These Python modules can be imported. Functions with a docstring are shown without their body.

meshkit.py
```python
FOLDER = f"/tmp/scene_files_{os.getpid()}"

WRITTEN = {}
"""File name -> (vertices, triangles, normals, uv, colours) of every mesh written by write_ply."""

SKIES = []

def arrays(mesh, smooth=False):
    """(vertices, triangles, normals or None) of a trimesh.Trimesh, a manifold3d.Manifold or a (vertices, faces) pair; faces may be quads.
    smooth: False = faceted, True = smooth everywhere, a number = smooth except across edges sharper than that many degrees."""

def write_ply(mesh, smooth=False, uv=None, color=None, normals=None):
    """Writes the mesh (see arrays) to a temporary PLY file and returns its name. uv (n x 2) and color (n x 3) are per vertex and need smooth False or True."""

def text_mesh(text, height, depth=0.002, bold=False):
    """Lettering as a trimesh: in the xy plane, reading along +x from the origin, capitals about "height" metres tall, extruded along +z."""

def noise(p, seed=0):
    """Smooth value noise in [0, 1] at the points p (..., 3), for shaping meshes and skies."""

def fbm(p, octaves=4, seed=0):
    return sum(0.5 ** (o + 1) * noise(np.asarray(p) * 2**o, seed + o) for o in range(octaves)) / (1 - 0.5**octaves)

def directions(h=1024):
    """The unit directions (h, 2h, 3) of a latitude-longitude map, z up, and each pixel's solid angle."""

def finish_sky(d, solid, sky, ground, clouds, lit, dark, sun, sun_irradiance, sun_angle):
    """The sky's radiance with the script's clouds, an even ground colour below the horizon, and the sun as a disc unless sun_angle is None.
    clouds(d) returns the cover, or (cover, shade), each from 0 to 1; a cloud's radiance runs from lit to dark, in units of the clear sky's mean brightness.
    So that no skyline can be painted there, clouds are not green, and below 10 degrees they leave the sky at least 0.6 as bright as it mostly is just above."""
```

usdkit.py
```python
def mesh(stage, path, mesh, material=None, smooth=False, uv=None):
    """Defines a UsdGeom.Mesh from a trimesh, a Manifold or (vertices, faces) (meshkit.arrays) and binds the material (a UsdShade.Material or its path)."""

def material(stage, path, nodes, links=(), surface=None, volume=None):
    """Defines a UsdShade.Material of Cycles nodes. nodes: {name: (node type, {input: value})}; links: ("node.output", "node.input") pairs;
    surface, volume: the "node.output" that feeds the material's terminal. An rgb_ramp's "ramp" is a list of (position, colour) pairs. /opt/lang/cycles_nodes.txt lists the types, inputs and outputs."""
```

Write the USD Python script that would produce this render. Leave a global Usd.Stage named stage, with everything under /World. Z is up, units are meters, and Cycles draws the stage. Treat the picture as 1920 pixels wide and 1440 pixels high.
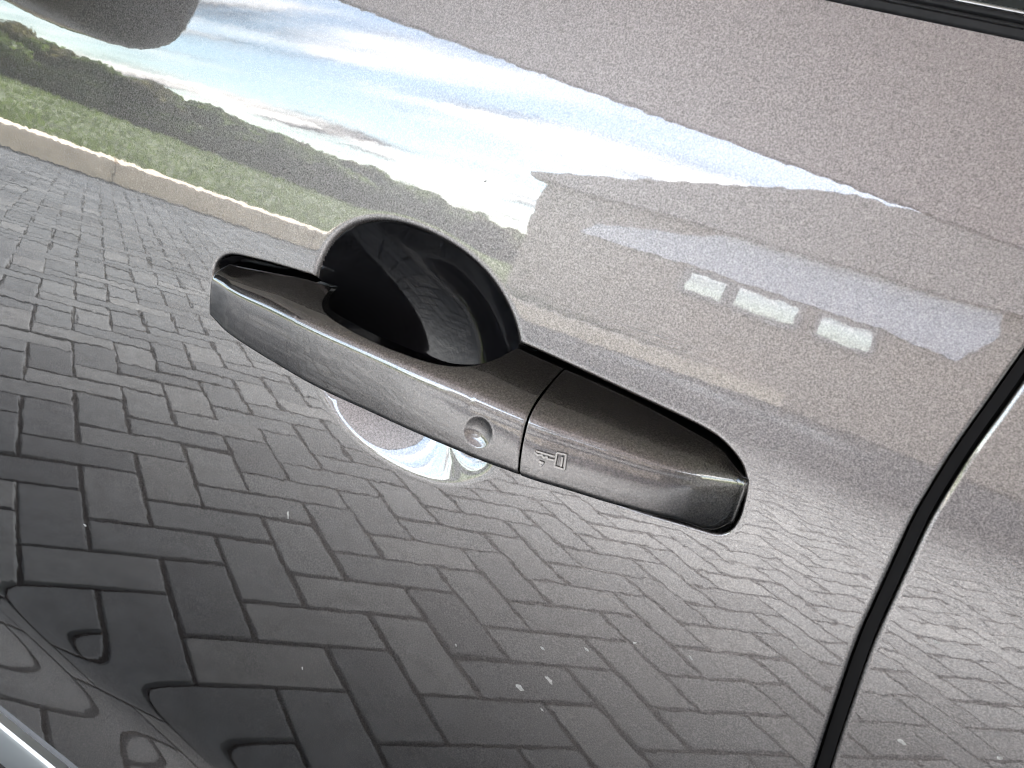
import math, random
import numpy as np
import trimesh
from scipy.interpolate import PchipInterpolator, CubicSpline
from pxr import Usd, UsdGeom, UsdLux, UsdShade, Gf, Sdf, Vt
import usdkit, meshkit

random.seed(7); rng = np.random.default_rng(7)
stage = Usd.Stage.CreateInMemory()
UsdGeom.SetStageUpAxis(stage, UsdGeom.Tokens.z); UsdGeom.SetStageMetersPerUnit(stage, 1.0)
world = UsdGeom.Xform.Define(stage, '/World'); stage.SetDefaultPrim(world.GetPrim())
UsdGeom.Scope.Define(stage, '/World/Looks')
H = 0.71                                  # height of the handle's middle above the paving; door coordinates have their origin there
EXPOSURE = 4.68
SUN_EL, SUN_AZ = math.radians(27.2), (-0.09, -0.996)   # horizontal direction towards the sun

# ---------------------------------------------------------------- camera, sky, sun
cam = UsdGeom.Camera.Define(stage, '/World/camera')
R = np.array([[0.85174476, -0.36621096, 0.3747271], [0.47961534, 0.25699122, -0.83900217], [0.21095021, 0.89434056, 0.39453132]])
CP = np.array([0.14989084, -0.33560087, 0.15781253 + H])
m4 = np.eye(4); m4[:3, :3] = R.T; m4[3, :3] = CP
cam.AddTransformOp().Set(Gf.Matrix4d(*m4.ravel().tolist()))
cam.CreateHorizontalApertureAttr(36.0); cam.CreateVerticalApertureAttr(27.0)
cam.CreateFocalLengthAttr(36.0 * 1661 / 1920); cam.CreateClippingRangeAttr(Gf.Vec2f(0.01, 2000))
cam.CreateExposureAttr(EXPOSURE)

sd = np.array([SUN_AZ[0], SUN_AZ[1], 0.0]); sd /= np.linalg.norm(sd); sd = sd * math.cos(SUN_EL) + np.array([0, 0, math.sin(SUN_EL)])
SKY = usdkit.material(stage, '/World/Looks/sky', {
    'tc': ('texture_coordinate', {}),
    'sky': ('sky_texture', {'sky_type': 'single_scattering', 'sun_disc': False, 'sun_elevation': SUN_EL, 'sun_rotation': math.atan2(sd[0], sd[1]), 'aerosol_density': 0.2}),
    'sep': ('separate_xyz', {}),
    'zc': ('math', {'math_type': 'add', 'value2': 0.12}),
    'dx': ('math', {'math_type': 'divide'}), 'dy': ('math', {'math_type': 'divide'}),
    'pl': ('combine_xyz', {'z': 0.0}),
    'map': ('mapping', {'rotation': (0, 0, -0.55), 'scale': (0.42, 1.7, 1.0), 'location': (3.1, 1.7, 0)}),
    'n1': ('noise_texture', {'scale': 1.0, 'detail': 7.0, 'roughness': 0.55, 'distortion': 0.5}),
    'r1': ('rgb_ramp', {'ramp': [(0.40, (0, 0, 0)), (0.50, (0.28, 0.28, 0.28)), (0.62, (1, 1, 1))]}),
    'n2': ('noise_texture', {'scale': 2.0, 'detail': 5.0}), 'r2': ('rgb_ramp', {'ramp': [(0.40, (0, 0, 0)), (0.62, (1, 1, 1))]}),
    'cl': ('mix_color', {'a': (0.9, 0.9, 1.0), 'b': (11.0, 10.6, 10.2)}),
    'mx': ('mix_color', {'use_clamp': False}),
    'ax': ('math', {'math_type': 'multiply', 'value2': float(sd[0])}), 'ay': ('math', {'math_type': 'multiply_add', 'value2': float(sd[1])}), 'az': ('math', {'math_type': 'multiply_add', 'value2': float(sd[2])}),
    'fwd': ('map_range', {'range_type': 'smoothstep', 'from_min': 0.62, 'from_max': 0.99, 'to_min': 1.0, 'to_max': 1.8, 'clamp': True}),
    'lit': ('mix', {'mix_type': 'multiply', 'fac': 1.0}), 'fv': ('combine_xyz', {}),
    'up': ('math', {'math_type': 'greater_than', 'value2': 0.0}),
    'fm': ('math', {'math_type': 'multiply'}),
    'bg': ('background_shader', {'strength': 0.05}),
}, [('tc.generated', 'sep.vector'), ('sep.z', 'zc.value1'), ('sep.x', 'dx.value1'), ('zc.value', 'dx.value2'), ('sep.y', 'dy.value1'), ('zc.value', 'dy.value2'),
    ('dx.value', 'pl.x'), ('dy.value', 'pl.y'), ('pl.vector', 'map.vector'), ('map.vector', 'n1.vector'), ('n1.fac', 'r1.fac'), ('map.vector', 'n2.vector'),
    ('n2.fac', 'r2.fac'), ('r2.color', 'cl.fac'), ('sep.x', 'ax.value1'), ('sep.y', 'ay.value1'), ('ax.value', 'ay.value3'), ('sep.z', 'az.value1'), ('ay.value', 'az.value3'), ('az.value', 'fwd.value'), ('fwd.result', 'fv.x'), ('fwd.result', 'fv.y'), ('fwd.result', 'fv.z'),
    ('cl.result', 'lit.color1'), ('fv.vector', 'lit.color2'), ('sky.color', 'mx.a'), ('lit.color', 'mx.b'), ('sep.z', 'up.value1'), ('r1.color', 'fm.value1'), ('up.value', 'fm.value2'), ('fm.value', 'mx.fac'),
    ('mx.result', 'bg.color')], surface='bg.background')
dome = UsdLux.DomeLight.Define(stage, '/World/sky')
UsdShade.MaterialBindingAPI.Apply(dome.GetPrim()).Bind(SKY)
dome.GetPrim().SetCustomDataByKey('kind', 'structure')
sun = UsdLux.DistantLight.Define(stage, '/World/sun')
sun.CreateIntensityAttr(0.80); sun.CreateAngleAttr(10.0); sun.CreateNormalizeAttr(True); sun.CreateColorAttr(Gf.Vec3f(1.0, 0.98, 0.95))
zax = sd; xax = np.cross([0, 0, 1.0], zax); xax /= np.linalg.norm(xax); yax = np.cross(zax, xax)
ms = np.eye(4); ms[0, :3], ms[1, :3], ms[2, :3] = xax, yax, zax
sun.AddTransformOp().Set(Gf.Matrix4d(*ms.ravel().tolist()))

# ---------------------------------------------------------------- helpers
_used = {}
def path_for(name, parent='/World'):
    parent = str(parent.GetPath()) if hasattr(parent, 'GetPath') else parent
    k = parent + '/' + name; n = _used.get(k, 0); _used[k] = n + 1
    return k if n == 0 else f'{k}_{n:03d}'

def tag(p, label=None, cat=None, group=None, kind=None):
    p = p.GetPrim() if hasattr(p, 'GetPrim') else p
    for k, v in (('label', label), ('category', cat), ('group', group), ('kind', kind)):
        if v: p.SetCustomDataByKey(k, v)
    return p

def put(name, v, f, mat, parent='/World', normals=None, smooth=False, tone=None):
    """One Mesh prim; f may be triangles or quads (n x 3 / n x 4)."""
    path = path_for(name, parent); v = np.asarray(v, np.float32); f = np.asarray(f, np.int32)
    if normals is None and smooth is not False:
        v, f, normals = meshkit.arrays((v, f), smooth)
        v, f = np.asarray(v, np.float32), np.asarray(f, np.int32)
    m = UsdGeom.Mesh.Define(stage, path)
    m.CreatePointsAttr(Vt.Vec3fArray.FromNumpy(v))
    m.CreateFaceVertexCountsAttr(Vt.IntArray.FromNumpy(np.full(len(f), f.shape[1], np.int32)))
    m.CreateFaceVertexIndicesAttr(Vt.IntArray.FromNumpy(np.ascontiguousarray(f).ravel()))
    m.CreateSubdivisionSchemeAttr('none')
    if normals is not None:
        m.CreateNormalsAttr(Vt.Vec3fArray.FromNumpy(np.asarray(normals, np.float32))); m.SetNormalsInterpolation('vertex')
    if tone is not None:
        UsdGeom.PrimvarsAPI(m).CreatePrimvar('tone', Sdf.ValueTypeNames.FloatArray, 'vertex').Set(Vt.FloatArray.FromNumpy(np.asarray(tone, np.float32)))
    UsdShade.MaterialBindingAPI.Apply(m.GetPrim()).Bind(mat)
    return m.GetPrim()

def xform(name, loc=(0, 0, 0)):
    x = UsdGeom.Xform.Define(stage, path_for(name)); x.AddTranslateOp().Set(Gf.Vec3d(*map(float, loc)))
    return x.GetPrim()

def grid_quads(nu, nv, base=0, wrap=False):
    """Quads of an nu x nv point grid stored row by row (index = i*nv + j)."""
    i, j = np.meshgrid(np.arange(nu - 1), np.arange(nv if wrap else nv - 1), indexing='ij'); j2 = (j + 1) % nv
    return np.stack([i * nv + j, i * nv + j2, (i + 1) * nv + j2, (i + 1) * nv + j], -1).reshape(-1, 4) + base

def vnormals(v, f):
    f = np.asarray(f)
    t = f if f.shape[1] == 3 else np.vstack([f[:, [0, 1, 2]], f[:, [0, 2, 3]]])
    n = np.zeros_like(v, float); c = np.cross(v[t[:, 1]] - v[t[:, 0]], v[t[:, 2]] - v[t[:, 0]])
    for k in range(3): np.add.at(n, t[:, k], c)
    return n / np.maximum(np.linalg.norm(n, axis=1, keepdims=True), 1e-20)

def box(x0, x1, y0, y1, z0, z1, bevel=0.0):
    b = trimesh.creation.box(bounds=[(x0, y0, z0), (x1, y1, z1)])
    if bevel:
        c = np.array([(x0 + x1) / 2, (y0 + y1) / 2, (z0 + z1) / 2]); h = np.array([x1 - x0, y1 - y0, z1 - z0]) / 2
        pts = np.array([c + s * (h - bevel * (1 - np.eye(3)[k])) for k in range(3) for s in np.array(np.meshgrid([-1, 1], [-1, 1], [-1, 1])).reshape(3, -1).T])
        b = trimesh.convex.convex_hull(pts)
    return np.array(b.vertices), np.array(b.faces)

# ---------------------------------------------------------------- materials
def paint(name, base, rough=0.43, broad=0.62, flake=1.0, coat_ior=1.85, coat_rough=0.02):
    """Metallic flakes (a narrow and a broad lobe) under a clear coat."""
    lobe = lambda r: ('glossy_bsdf', {'distribution': 'beckmann', 'roughness': r})
    return usdkit.material(stage, f'/World/Looks/{name}', {
        'tc': ('geometry', {}),
        'vo': ('noise_texture', {'scale': 1250.0, 'detail': 2.5, 'roughness': 0.7}),
        'fr': ('rgb_ramp', {'ramp': [(0.28, tuple(b * (1 - 0.56 * flake) for b in base)), (0.50, base), (0.74, tuple(min(1, b * (1 + 0.75 * flake)) for b in base))]}),
        'fb': ('bump', {'strength': 0.16 * flake, 'distance': 0.0006}),
        'on': ('noise_texture', {'scale': 160.0, 'detail': 1.0}),
        'ob': ('bump', {'strength': 0.018, 'distance': 0.0006}),
        'lw': ('layer_weight', {'blend': 0.5}), 'fl': ('rgb_ramp', {'ramp': [(0.0, (1, 1, 1)), (0.08, (0.94, 0.94, 0.94)), (0.20, (0.66, 0.66, 0.66)), (0.36, (0.34, 0.34, 0.34)), (0.52, (0.18, 0.18, 0.18)), (1.0, (0.08, 0.08, 0.08))]}), 'fm': ('mix', {'mix_type': 'multiply', 'fac': 1.0}),
        'a': lobe(rough), 'b': lobe(broad), 'ab': ('mix_closure', {'fac': 0.06}),
        'c': ('glossy_bsdf', {'distribution': 'ggx', 'roughness': coat_rough}), 'f': ('fresnel', {'IOR': coat_ior}), 'x': ('mix_closure', {}),
    }, [('tc.position', 'vo.vector'), ('vo.fac', 'fr.fac'), ('lw.facing', 'fl.fac'), ('fr.color', 'fm.color1'), ('fl.color', 'fm.color2'), ('fm.color', 'a.color'), ('fm.color', 'b.color'), ('vo.fac', 'fb.height'), ('fb.normal', 'a.normal'), ('fb.normal', 'b.normal'),
        ('tc.position', 'on.vector'), ('on.fac', 'ob.height'), ('ob.normal', 'c.normal'), ('a.BSDF', 'ab.closure1'), ('b.BSDF', 'ab.closure2'),
        ('f.fac', 'x.fac'), ('ab.closure', 'x.closure1'), ('c.BSDF', 'x.closure2')], surface='x.closure')

def plain(name, color, rough=0.5, metallic=0.0, nscale=0, namp=0.25, bump=0.0, coat=0.0, dist=0.01, spec=0.5):
    nodes = {'p': ('principled_bsdf', {'base_color': color, 'roughness': rough, 'specular_ior_level': spec, 'metallic': metallic, 'coat_weight': coat})}; links = []
    if nscale:
        nodes['g'] = ('geometry', {}); nodes['n'] = ('noise_texture', {'scale': nscale, 'detail': 5.0, 'roughness': 0.6})
        nodes['r'] = ('rgb_ramp', {'ramp': [(0.3, tuple(c * (1 - namp) for c in color)), (0.7, tuple(min(1, c * (1 + namp)) for c in color))]})
        links += [('g.position', 'n.vector'), ('n.fac', 'r.fac'), ('r.color', 'p.base_color')]
        if bump:
            nodes['b'] = ('bump', {'strength': bump, 'distance': dist}); links += [('n.fac', 'b.height'), ('b.normal', 'p.normal')]
    return usdkit.material(stage, f'/World/Looks/{name}', nodes, links, surface='p.BSDF')

M = {}
M['paint'] = paint('body_paint', (0.152, 0.138, 0.134))
M['handle_paint'] = paint('handle_paint', (0.108, 0.096, 0.092), coat_rough=0.05)
M['rubber'] = plain('black_rubber', (0.012, 0.012, 0.013), 0.42, nscale=300, namp=0.3, spec=0.15)
M['gloss_black'] = plain('gloss_black', (0.008, 0.008, 0.009), 0.12)
M['plastic'] = plain('black_plastic', (0.006, 0.006, 0.007), 0.5, spec=0.2)
M['bowl'] = plain('bowl_shade_black', (0.006, 0.006, 0.007), 0.055, spec=0.45)  # near-black stands in for shade inside the painted recess
M['key'] = plain('key_highlight', (0.30, 0.285, 0.275), 0.35, 0.8)  # lighter metal stands in for highlights on the embossed, body-coloured symbol
M['chrome'] = plain('chrome', (0.45, 0.46, 0.47), 0.22, 1.0)
M['satin'] = plain('satin_silver', (0.62, 0.66, 0.68), 0.30, 1.0)
M['chip'] = plain('pale_chip', (0.26, 0.255, 0.245), 0.7, nscale=900, namp=0.3)
M['scratch'] = plain('scratch_mark', (0.20, 0.19, 0.185), 0.55)
M['glass'] = usdkit.material(stage, '/World/Looks/tinted_glass', {
    'g': ('geometry', {}), 'n': ('noise_texture', {'scale': 420.0, 'detail': 3.0, 'roughness': 0.7}),
    'r': ('rgb_ramp', {'ramp': [(0.60, (0.004, 0.008, 0.009)), (0.74, (0.16, 0.17, 0.17))]}),
    'p': ('principled_bsdf', {'roughness': 0.03, 'ior': 1.5})},
    [('g.position', 'n.vector'), ('n.fac', 'r.fac'), ('r.color', 'p.base_color')], surface='p.BSDF')
M['brick'] = usdkit.material(stage, '/World/Looks/paving_brick', {
    'g': ('geometry', {}), 't': ('attribute', {'attribute': 'tone'}),
    'n': ('noise_texture', {'scale': 26.0, 'detail': 6.0, 'roughness': 0.65}), 'n2': ('noise_texture', {'scale': 1.1, 'detail': 3.0}),
    'r': ('rgb_ramp', {'ramp': [(0.0, (0.076, 0.084, 0.095)), (0.5, (0.122, 0.133, 0.146)), (1.0, (0.172, 0.179, 0.187))]}),
    'rn': ('rgb_ramp', {'ramp': [(0.3, (0.62, 0.62, 0.62)), (0.7, (1.22, 1.22, 1.22))]}),
    'r2': ('rgb_ramp', {'ramp': [(0.3, (0.72, 0.72, 0.73)), (0.7, (1.16, 1.15, 1.13))]}),
    'm': ('mix', {'mix_type': 'multiply', 'fac': 1.0}), 'm2': ('mix', {'mix_type': 'multiply', 'fac': 1.0}),
    'b': ('bump', {'strength': 0.35, 'distance': 0.004}),
    'p': ('principled_bsdf', {'roughness': 0.85})},
    [('g.position', 'n.vector'), ('g.position', 'n2.vector'), ('t.fac', 'r.fac'), ('n.fac', 'rn.fac'), ('n2.fac', 'r2.fac'), ('r.color', 'm.color1'), ('rn.color', 'm.color2'), ('m.color', 'm2.color1'), ('r2.color', 'm2.color2'),
     ('m2.color', 'p.base_color'), ('n.fac', 'b.height'), ('b.normal', 'p.normal')], surface='p.BSDF')
M['joint'] = plain('joint_sand', (0.018, 0.017, 0.016), 0.95, nscale=60, namp=0.4)
M['kerb'] = plain('kerb_concrete', (0.86, 0.71, 0.54), 0.85, nscale=7, namp=0.16, bump=0.3)
M['soil'] = plain('lawn_ground', (0.12, 0.15, 0.05), 0.95, nscale=1.3, namp=0.45, bump=0.6, dist=0.05)
def leafmat(name, a, b):
    return usdkit.material(stage, f'/World/Looks/{name}', {
        'i': ('geometry', {}), 'r': ('rgb_ramp', {'ramp': [(0, a), (1, b)]}),
        'p': ('principled_bsdf', {'roughness': 0.55}), 't': ('translucent_bsdf', {}), 'x': ('mix_closure', {'fac': 0.5})},
        [('i.random_per_island', 'r.fac'), ('r.color', 'p.base_color'), ('r.color', 't.color'), ('p.BSDF', 'x.closure1'), ('t.BSDF', 'x.closure2')], surface='x.closure')
M['leaf'] = leafmat('shrub_leaves', (0.12, 0.165, 0.045), (0.29, 0.35, 0.10))
M['leaf2'] = leafmat('dry_shrub_leaves', (0.13, 0.12, 0.06), (0.30, 0.27, 0.13))
M['grass'] = leafmat('grass_blades', (0.11, 0.15, 0.04), (0.26, 0.29, 0.09))
M['bark'] = plain('bark', (0.10, 0.075, 0.055), 0.9, nscale=20)
M['soffit'] = plain('pale_soffit', (0.80, 0.72, 0.68), 0.7, nscale=6, namp=0.06)
M['glow_awning'] = usdkit.material(stage, '/World/Looks/added_awning', {'d': ('diffuse_bsdf', {'color': (0.38, 0.342, 0.33)}), 't': ('translucent_bsdf', {'color': (0.185, 0.165, 0.159)}), 'x': ('mix_closure', {'fac': 0.55})}, [('d.BSDF', 'x.closure1'), ('t.BSDF', 'x.closure2')], surface='x.closure')  # lets light through, tuned to brighten the upper door paint
M['fascia'] = plain('dark_fascia', (0.30, 0.26, 0.24), 0.5)
M['wall'] = plain('brown_wall', (0.34, 0.28, 0.235), 0.8, nscale=5)
M['darkening_panel'] = plain('darkening_panel', (0.035, 0.030, 0.027), 0.6)
M['cladding'] = plain('pale_lilac_cladding', (0.66, 0.65, 0.72), 0.6, nscale=3, namp=0.08)
M['frame'] = plain('grey_frame', (0.25, 0.24, 0.24), 0.5)
M['pane'] = usdkit.material(stage, '/World/Looks/window_pane', {
    'f': ('fresnel', {'IOR': 1.45}), 't': ('transparent_bsdf', {'color': (0.66, 0.68, 0.71)}), 'g': ('glossy_bsdf', {'roughness': 0.02}), 'x': ('mix_closure', {})},
    [('f.fac', 'x.fac'), ('t.BSDF', 'x.closure1'), ('g.BSDF', 'x.closure2')], surface='x.closure')

# ---------------------------------------------------------------- the body side as a height field: y = f(x, z), metres, door coordinates
T = [0.12496823, 0.60343798, 0.13050201, 0.04874538, -0.00716967, -0.00822212, 0.06089363, 0.00043436, -1.50037]
CREASE_Z, CREASE_A, CREASE_W = -0.330, 0.30, 0.0075
def body(x, z):
    x, z = np.asarray(x, float), np.asarray(z, float)
    zz = np.clip(z, -0.56, 0.30); xx = np.clip(x, -0.9, 0.6)
    y = T[0]*zz + T[1]*zz**2/2 + T[2]*zz**3/6 + T[3]*xx**2/2 + T[4]*xx*zz + T[5]*xx*zz*zz/2 + T[6]*xx*xx*zz/2 + T[7]*xx + T[8]*zz**4/24
    y = y - CREASE_A * CREASE_W * np.logaddexp(0, (CREASE_Z - zz) / CREASE_W)
    return y + (x - xx) * T[3] * xx

S_ANG, S_O = 0.013135148, np.array([-0.16951582, -0.00661973])
cA, sA = math.cos(S_ANG), math.sin(S_ANG)
def st2xz(s, t):                          # handle coordinates (mm along / up) to door coordinates (m)
    return S_O[0] + (cA*s - sA*t)*1e-3, S_O[1] + (sA*s + cA*t)*1e-3
def xz2st(x, z):
    a, b = (x - S_O[0])*1e3, (z - S_O[1])*1e3
    return cA*a + sA*b, -sA*a + cA*b
def closed_spline(p, n=360):
    p = np.asarray(p, float); p = np.vstack([p, p[:1]]); t = np.r_[0, np.cumsum(np.sqrt(np.linalg.norm(np.diff(p, axis=0), axis=1)))]
    return CubicSpline(t, p, bc_type='periodic')(np.linspace(0, t[-1], n, endpoint=False))
CUP = closed_spline([(50.5,-6),(50.5,14),(49.5,26.5),(53.5,38.7),(63.5,48.8),(77,54.7),(95,57),(116,56),(135,51.9),(149,45),(160,36),(168.5,24.5),(173.5,8),(175.5,-12),(175.5,-30),(173,-39),(166,-47.4),(157,-52.8),(145,-56.3),(127,-58),(110,-57),(93,-53.6),(81,-48),(69,-39),(58,-25)])
_c0 = np.array([112.0, -14.0]); _d = CUP - _c0; _an = np.arctan2(_d[:, 1], _d[:, 0]); _o = np.argsort(_an); _th = np.linspace(-np.pi, np.pi, 360, endpoint=False)
_r = np.interp(_th, _an[_o], np.hypot(_d[:, 0], _d[:, 1])[_o], period=2*np.pi); _F = np.fft.rfft(_r); _F[1:] *= np.exp(-(np.arange(1, len(_F))/8.0)**2); _r = np.fft.irfft(_F, 360)
CUP = _c0 + np.stack([_r*np.cos(_th), _r*np.sin(_th)], 1)
SLOT = closed_spline([(-15,-3),(-13.6,4.5),(-6.4,10.2),(6,12.6),(19,14.1),(47,16.5),(80,19),(140,23),(171,23.2),(202,21.6),(240,19.3),(262,17.0),(271,13.4),(278.2,7.4),(282,-4),(282.4,-14),(279,-20.6),(268,-23.2),(240,-27),(200,-29),(150,-30),(90,-30),(40,-27),(5,-22),(-9,-15)], 420)
def sdf(poly, s, t):
    """Distance to the outline, positive inside."""
    p = np.stack([s.ravel(), t.ravel()], 1); out = np.empty(len(p)); a = poly; b = np.roll(poly, -1, 0); e = b - a; L2 = (e**2).sum(1)
    for k in range(0, len(p), 20000):
        q = p[k:k+20000]; w = q[:, None] - a
        u = np.clip((w*e).sum(-1)/L2, 0, 1); d = np.sqrt(((w - u[..., None]*e)**2).sum(-1).min(1))
        c1, c2 = a[:, 1] > q[:, None, 1], b[:, 1] > q[:, None, 1]
        xi = a[:, 0] + (q[:, None, 1] - a[:, 1]) * e[:, 0] / np.where(e[:, 1] == 0, 1e-12, e[:, 1])
        out[k:k+20000] = np.where(((c1 != c2) & (q[:, None, 0] < xi)).sum(1) % 2 == 1, d, -d)
    return out.reshape(s.shape)
def softplus(x, w): return w*np.logaddexp(0, x/w)
CUP_C = np.array([112.0, -14.0]); _cp = CUP - CUP_C; _ca = np.arctan2(_cp[:, 1], _cp[:, 0]); _co = np.argsort(_ca)
def cup_depth(s, t):                      # mm: deep under the upper lip, a shallow ramp at the bottom, rolled lip all round
    a = np.arctan2(t - CUP_C[1], s - CUP_C[0]); rad = np.interp(a, _ca[_co], np.hypot(_cp[:, 0], _cp[:, 1])[_co], period=2*np.pi)
    e = softplus(rad - np.hypot(s - CUP_C[0], t - CUP_C[1]) - 0.6, 0.65)
    u = np.clip((np.sin(a) + 0.60)/0.70, 0, 1); pb = 0.50 - 0.09*np.cos(a); p = pb + (2.25 - pb)*u*u*(3 - 2*u)
    return 34.0*(1 - np.clip(1 - e/rad, 0.0, 1)**p)
def slot_depth(d):
    return np.minimum(softplus(d - 0.4, 0.45)*3.6, 11.0)

# shut line between the two doors: left door's edge, right door's edge, x over z (m)
zs = np.array([-0.60, -0.30, -0.20, -0.101, -0.072, -0.031, 0.008, 0.035, 0.066, 0.081, 0.13, 0.19])
xl = PchipInterpolator(zs, np.array([229, 201, 188.5, 177.8, 175.0, 172.4, 172.4, 174.6, 179.6, 182.2, 192.0, 206])*1e-3)
xr = PchipInterpolator(zs, np.array([233.8, 205.8, 193.3, 182.5, 179.6, 177.0, 177.0, 179.3, 184.4, 187.0, 196.8, 210.8])*1e-3)

car = xform('parked_car', (0, 0, 0))
tag(car, 'metallic taupe brown parked car with its door handle in close-up', 'car')
def body_pts(x, z, y): return np.stack([x, y, z + H], -1)
ZTOP = 0.1835

def merge_axis(*parts): return np.unique(np.round(np.concatenate(parts), 6))
xa = merge_axis(np.arange(-1.00, -0.42, 0.02), np.arange(-0.42, -0.20, 0.004), np.arange(-0.20, 0.1205, 0.00055), np.arange(0.1205, 0.165, 0.003), np.linspace(0.166, 0.1715, 14), [0.1724])
za = merge_axis(np.arange(-0.52, -0.40, 0.012), np.arange(-0.40, -0.26, 0.002), np.arange(-0.26, -0.080, 0.005), np.arange(-0.080, 0.062, 0.00055), np.arange(0.062, 0.170, 0.005), np.linspace(0.176, ZTOP, 14))
Xg, Zg = np.meshgrid(xa, za, indexing='ij')
wgt = np.clip((Xg - 0.124)/(0.166 - 0.124), 0, 1)
Xd = Xg + wgt*(xl(Zg) - 0.1724)
Yb = body(Xd, Zg)
near = (Xd > -0.20) & (Xd < 0.125) & (Zg > -0.082) & (Zg < 0.064)
sg, tg = xz2st(Xd, Zg); dc = np.full(Xd.shape, -99.0); dl = np.full(Xd.shape, -99.0)
dc[near] = sdf(CUP, sg[near], tg[near]); dl[near] = sdf(SLOT, sg[near], tg[near])
disp = np.zeros(Xd.shape)
cd = cup_depth(sg[near], tg[near]); fade = np.clip(dc[near]/6.0, 0, 1); sl = slot_depth(dl[near])*(1 - fade*fade*(3 - 2*fade))
disp[near] = np.maximum(cd, sl); sw = np.zeros(Xd.shape); sw[near] = sl - cd
Yd = Yb + disp*1e-3
edge = xl(Zg) - Xd; r = 0.0028                       # rolled door edge
Yd += np.where(edge < r, r - np.sqrt(np.maximum(r*r - (r - np.clip(edge, 0, r))**2, 0)), 0)
top = ZTOP - Zg; Yd += np.where(top < 0.0025, 0.0025 - np.sqrt(np.maximum(0.0025**2 - (0.0025 - np.clip(top, 0, 0.0025))**2, 0)), 0)
P = body_pts(Xd, Zg, Yd)
def grid_normals(P):
    du, dv = np.gradient(P, axis=0), np.gradient(P, axis=1); n = np.cross(du, dv); return n/np.linalg.norm(n, axis=-1, keepdims=True)
N = grid_normals(P); N = np.where((N[..., 1:2] > 0), -N, N)
# wrap the free edge inwards
lastP = P[-1] + np.array([-0.0005, 0.014, 0]); P = np.concatenate([P, lastP[None]], 0); N = np.concatenate([N, np.tile(np.array([0.98, -0.2, 0]), (1, N.shape[1], 1))], 0)
nu, nv = P.shape[:2]; Q = grid_quads(nu, nv)[:, ::-1]
DC = np.concatenate([dc, dc[-1:]]).ravel(); DL = np.concatenate([dl, dl[-1:]]).ravel()
qc, ql = DC[Q].mean(1), DL[Q].mean(1)
qs = np.concatenate([sw, sw[-1:]]).ravel()[Q].mean(1)
kindq = np.where((ql > 0.9) & (qs > 0), 2, np.where(qc > 0.6, 1, 0)); qx = P.reshape(-1, 3)[Q][..., 0].mean(1)
def sub(name, sel, mat, parent):
    q = Q[sel]; ids, inv = np.unique(q, return_inverse=True)
    return put(name, P.reshape(-1, 3)[ids], inv.reshape(q.shape), mat, parent, normals=N.reshape(-1, 3)[ids])
door = sub('front_door', kindq == 0, M['paint'], car)
tag(door, 'front door skin with a lower crease, mirror-like reflections and small pale chips')
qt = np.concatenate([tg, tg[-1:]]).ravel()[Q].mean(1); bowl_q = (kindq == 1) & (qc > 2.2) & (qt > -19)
rec = sub('handle_recess', (kindq == 1) & ~bowl_q, M['paint'], door)
sub('shade_bowl', bowl_q, M['bowl'], door)  # upper recess is body paint; its shade is put in as black
sub('shaded_handle_slot', (kindq == 2) & (qx < -0.06), M['plastic'], door); sub('shaded_handle_slot', (kindq == 2) & (qx >= -0.06), M['plastic'], door)  # slot walls coloured black in place of the deep shadow in the gap

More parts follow.
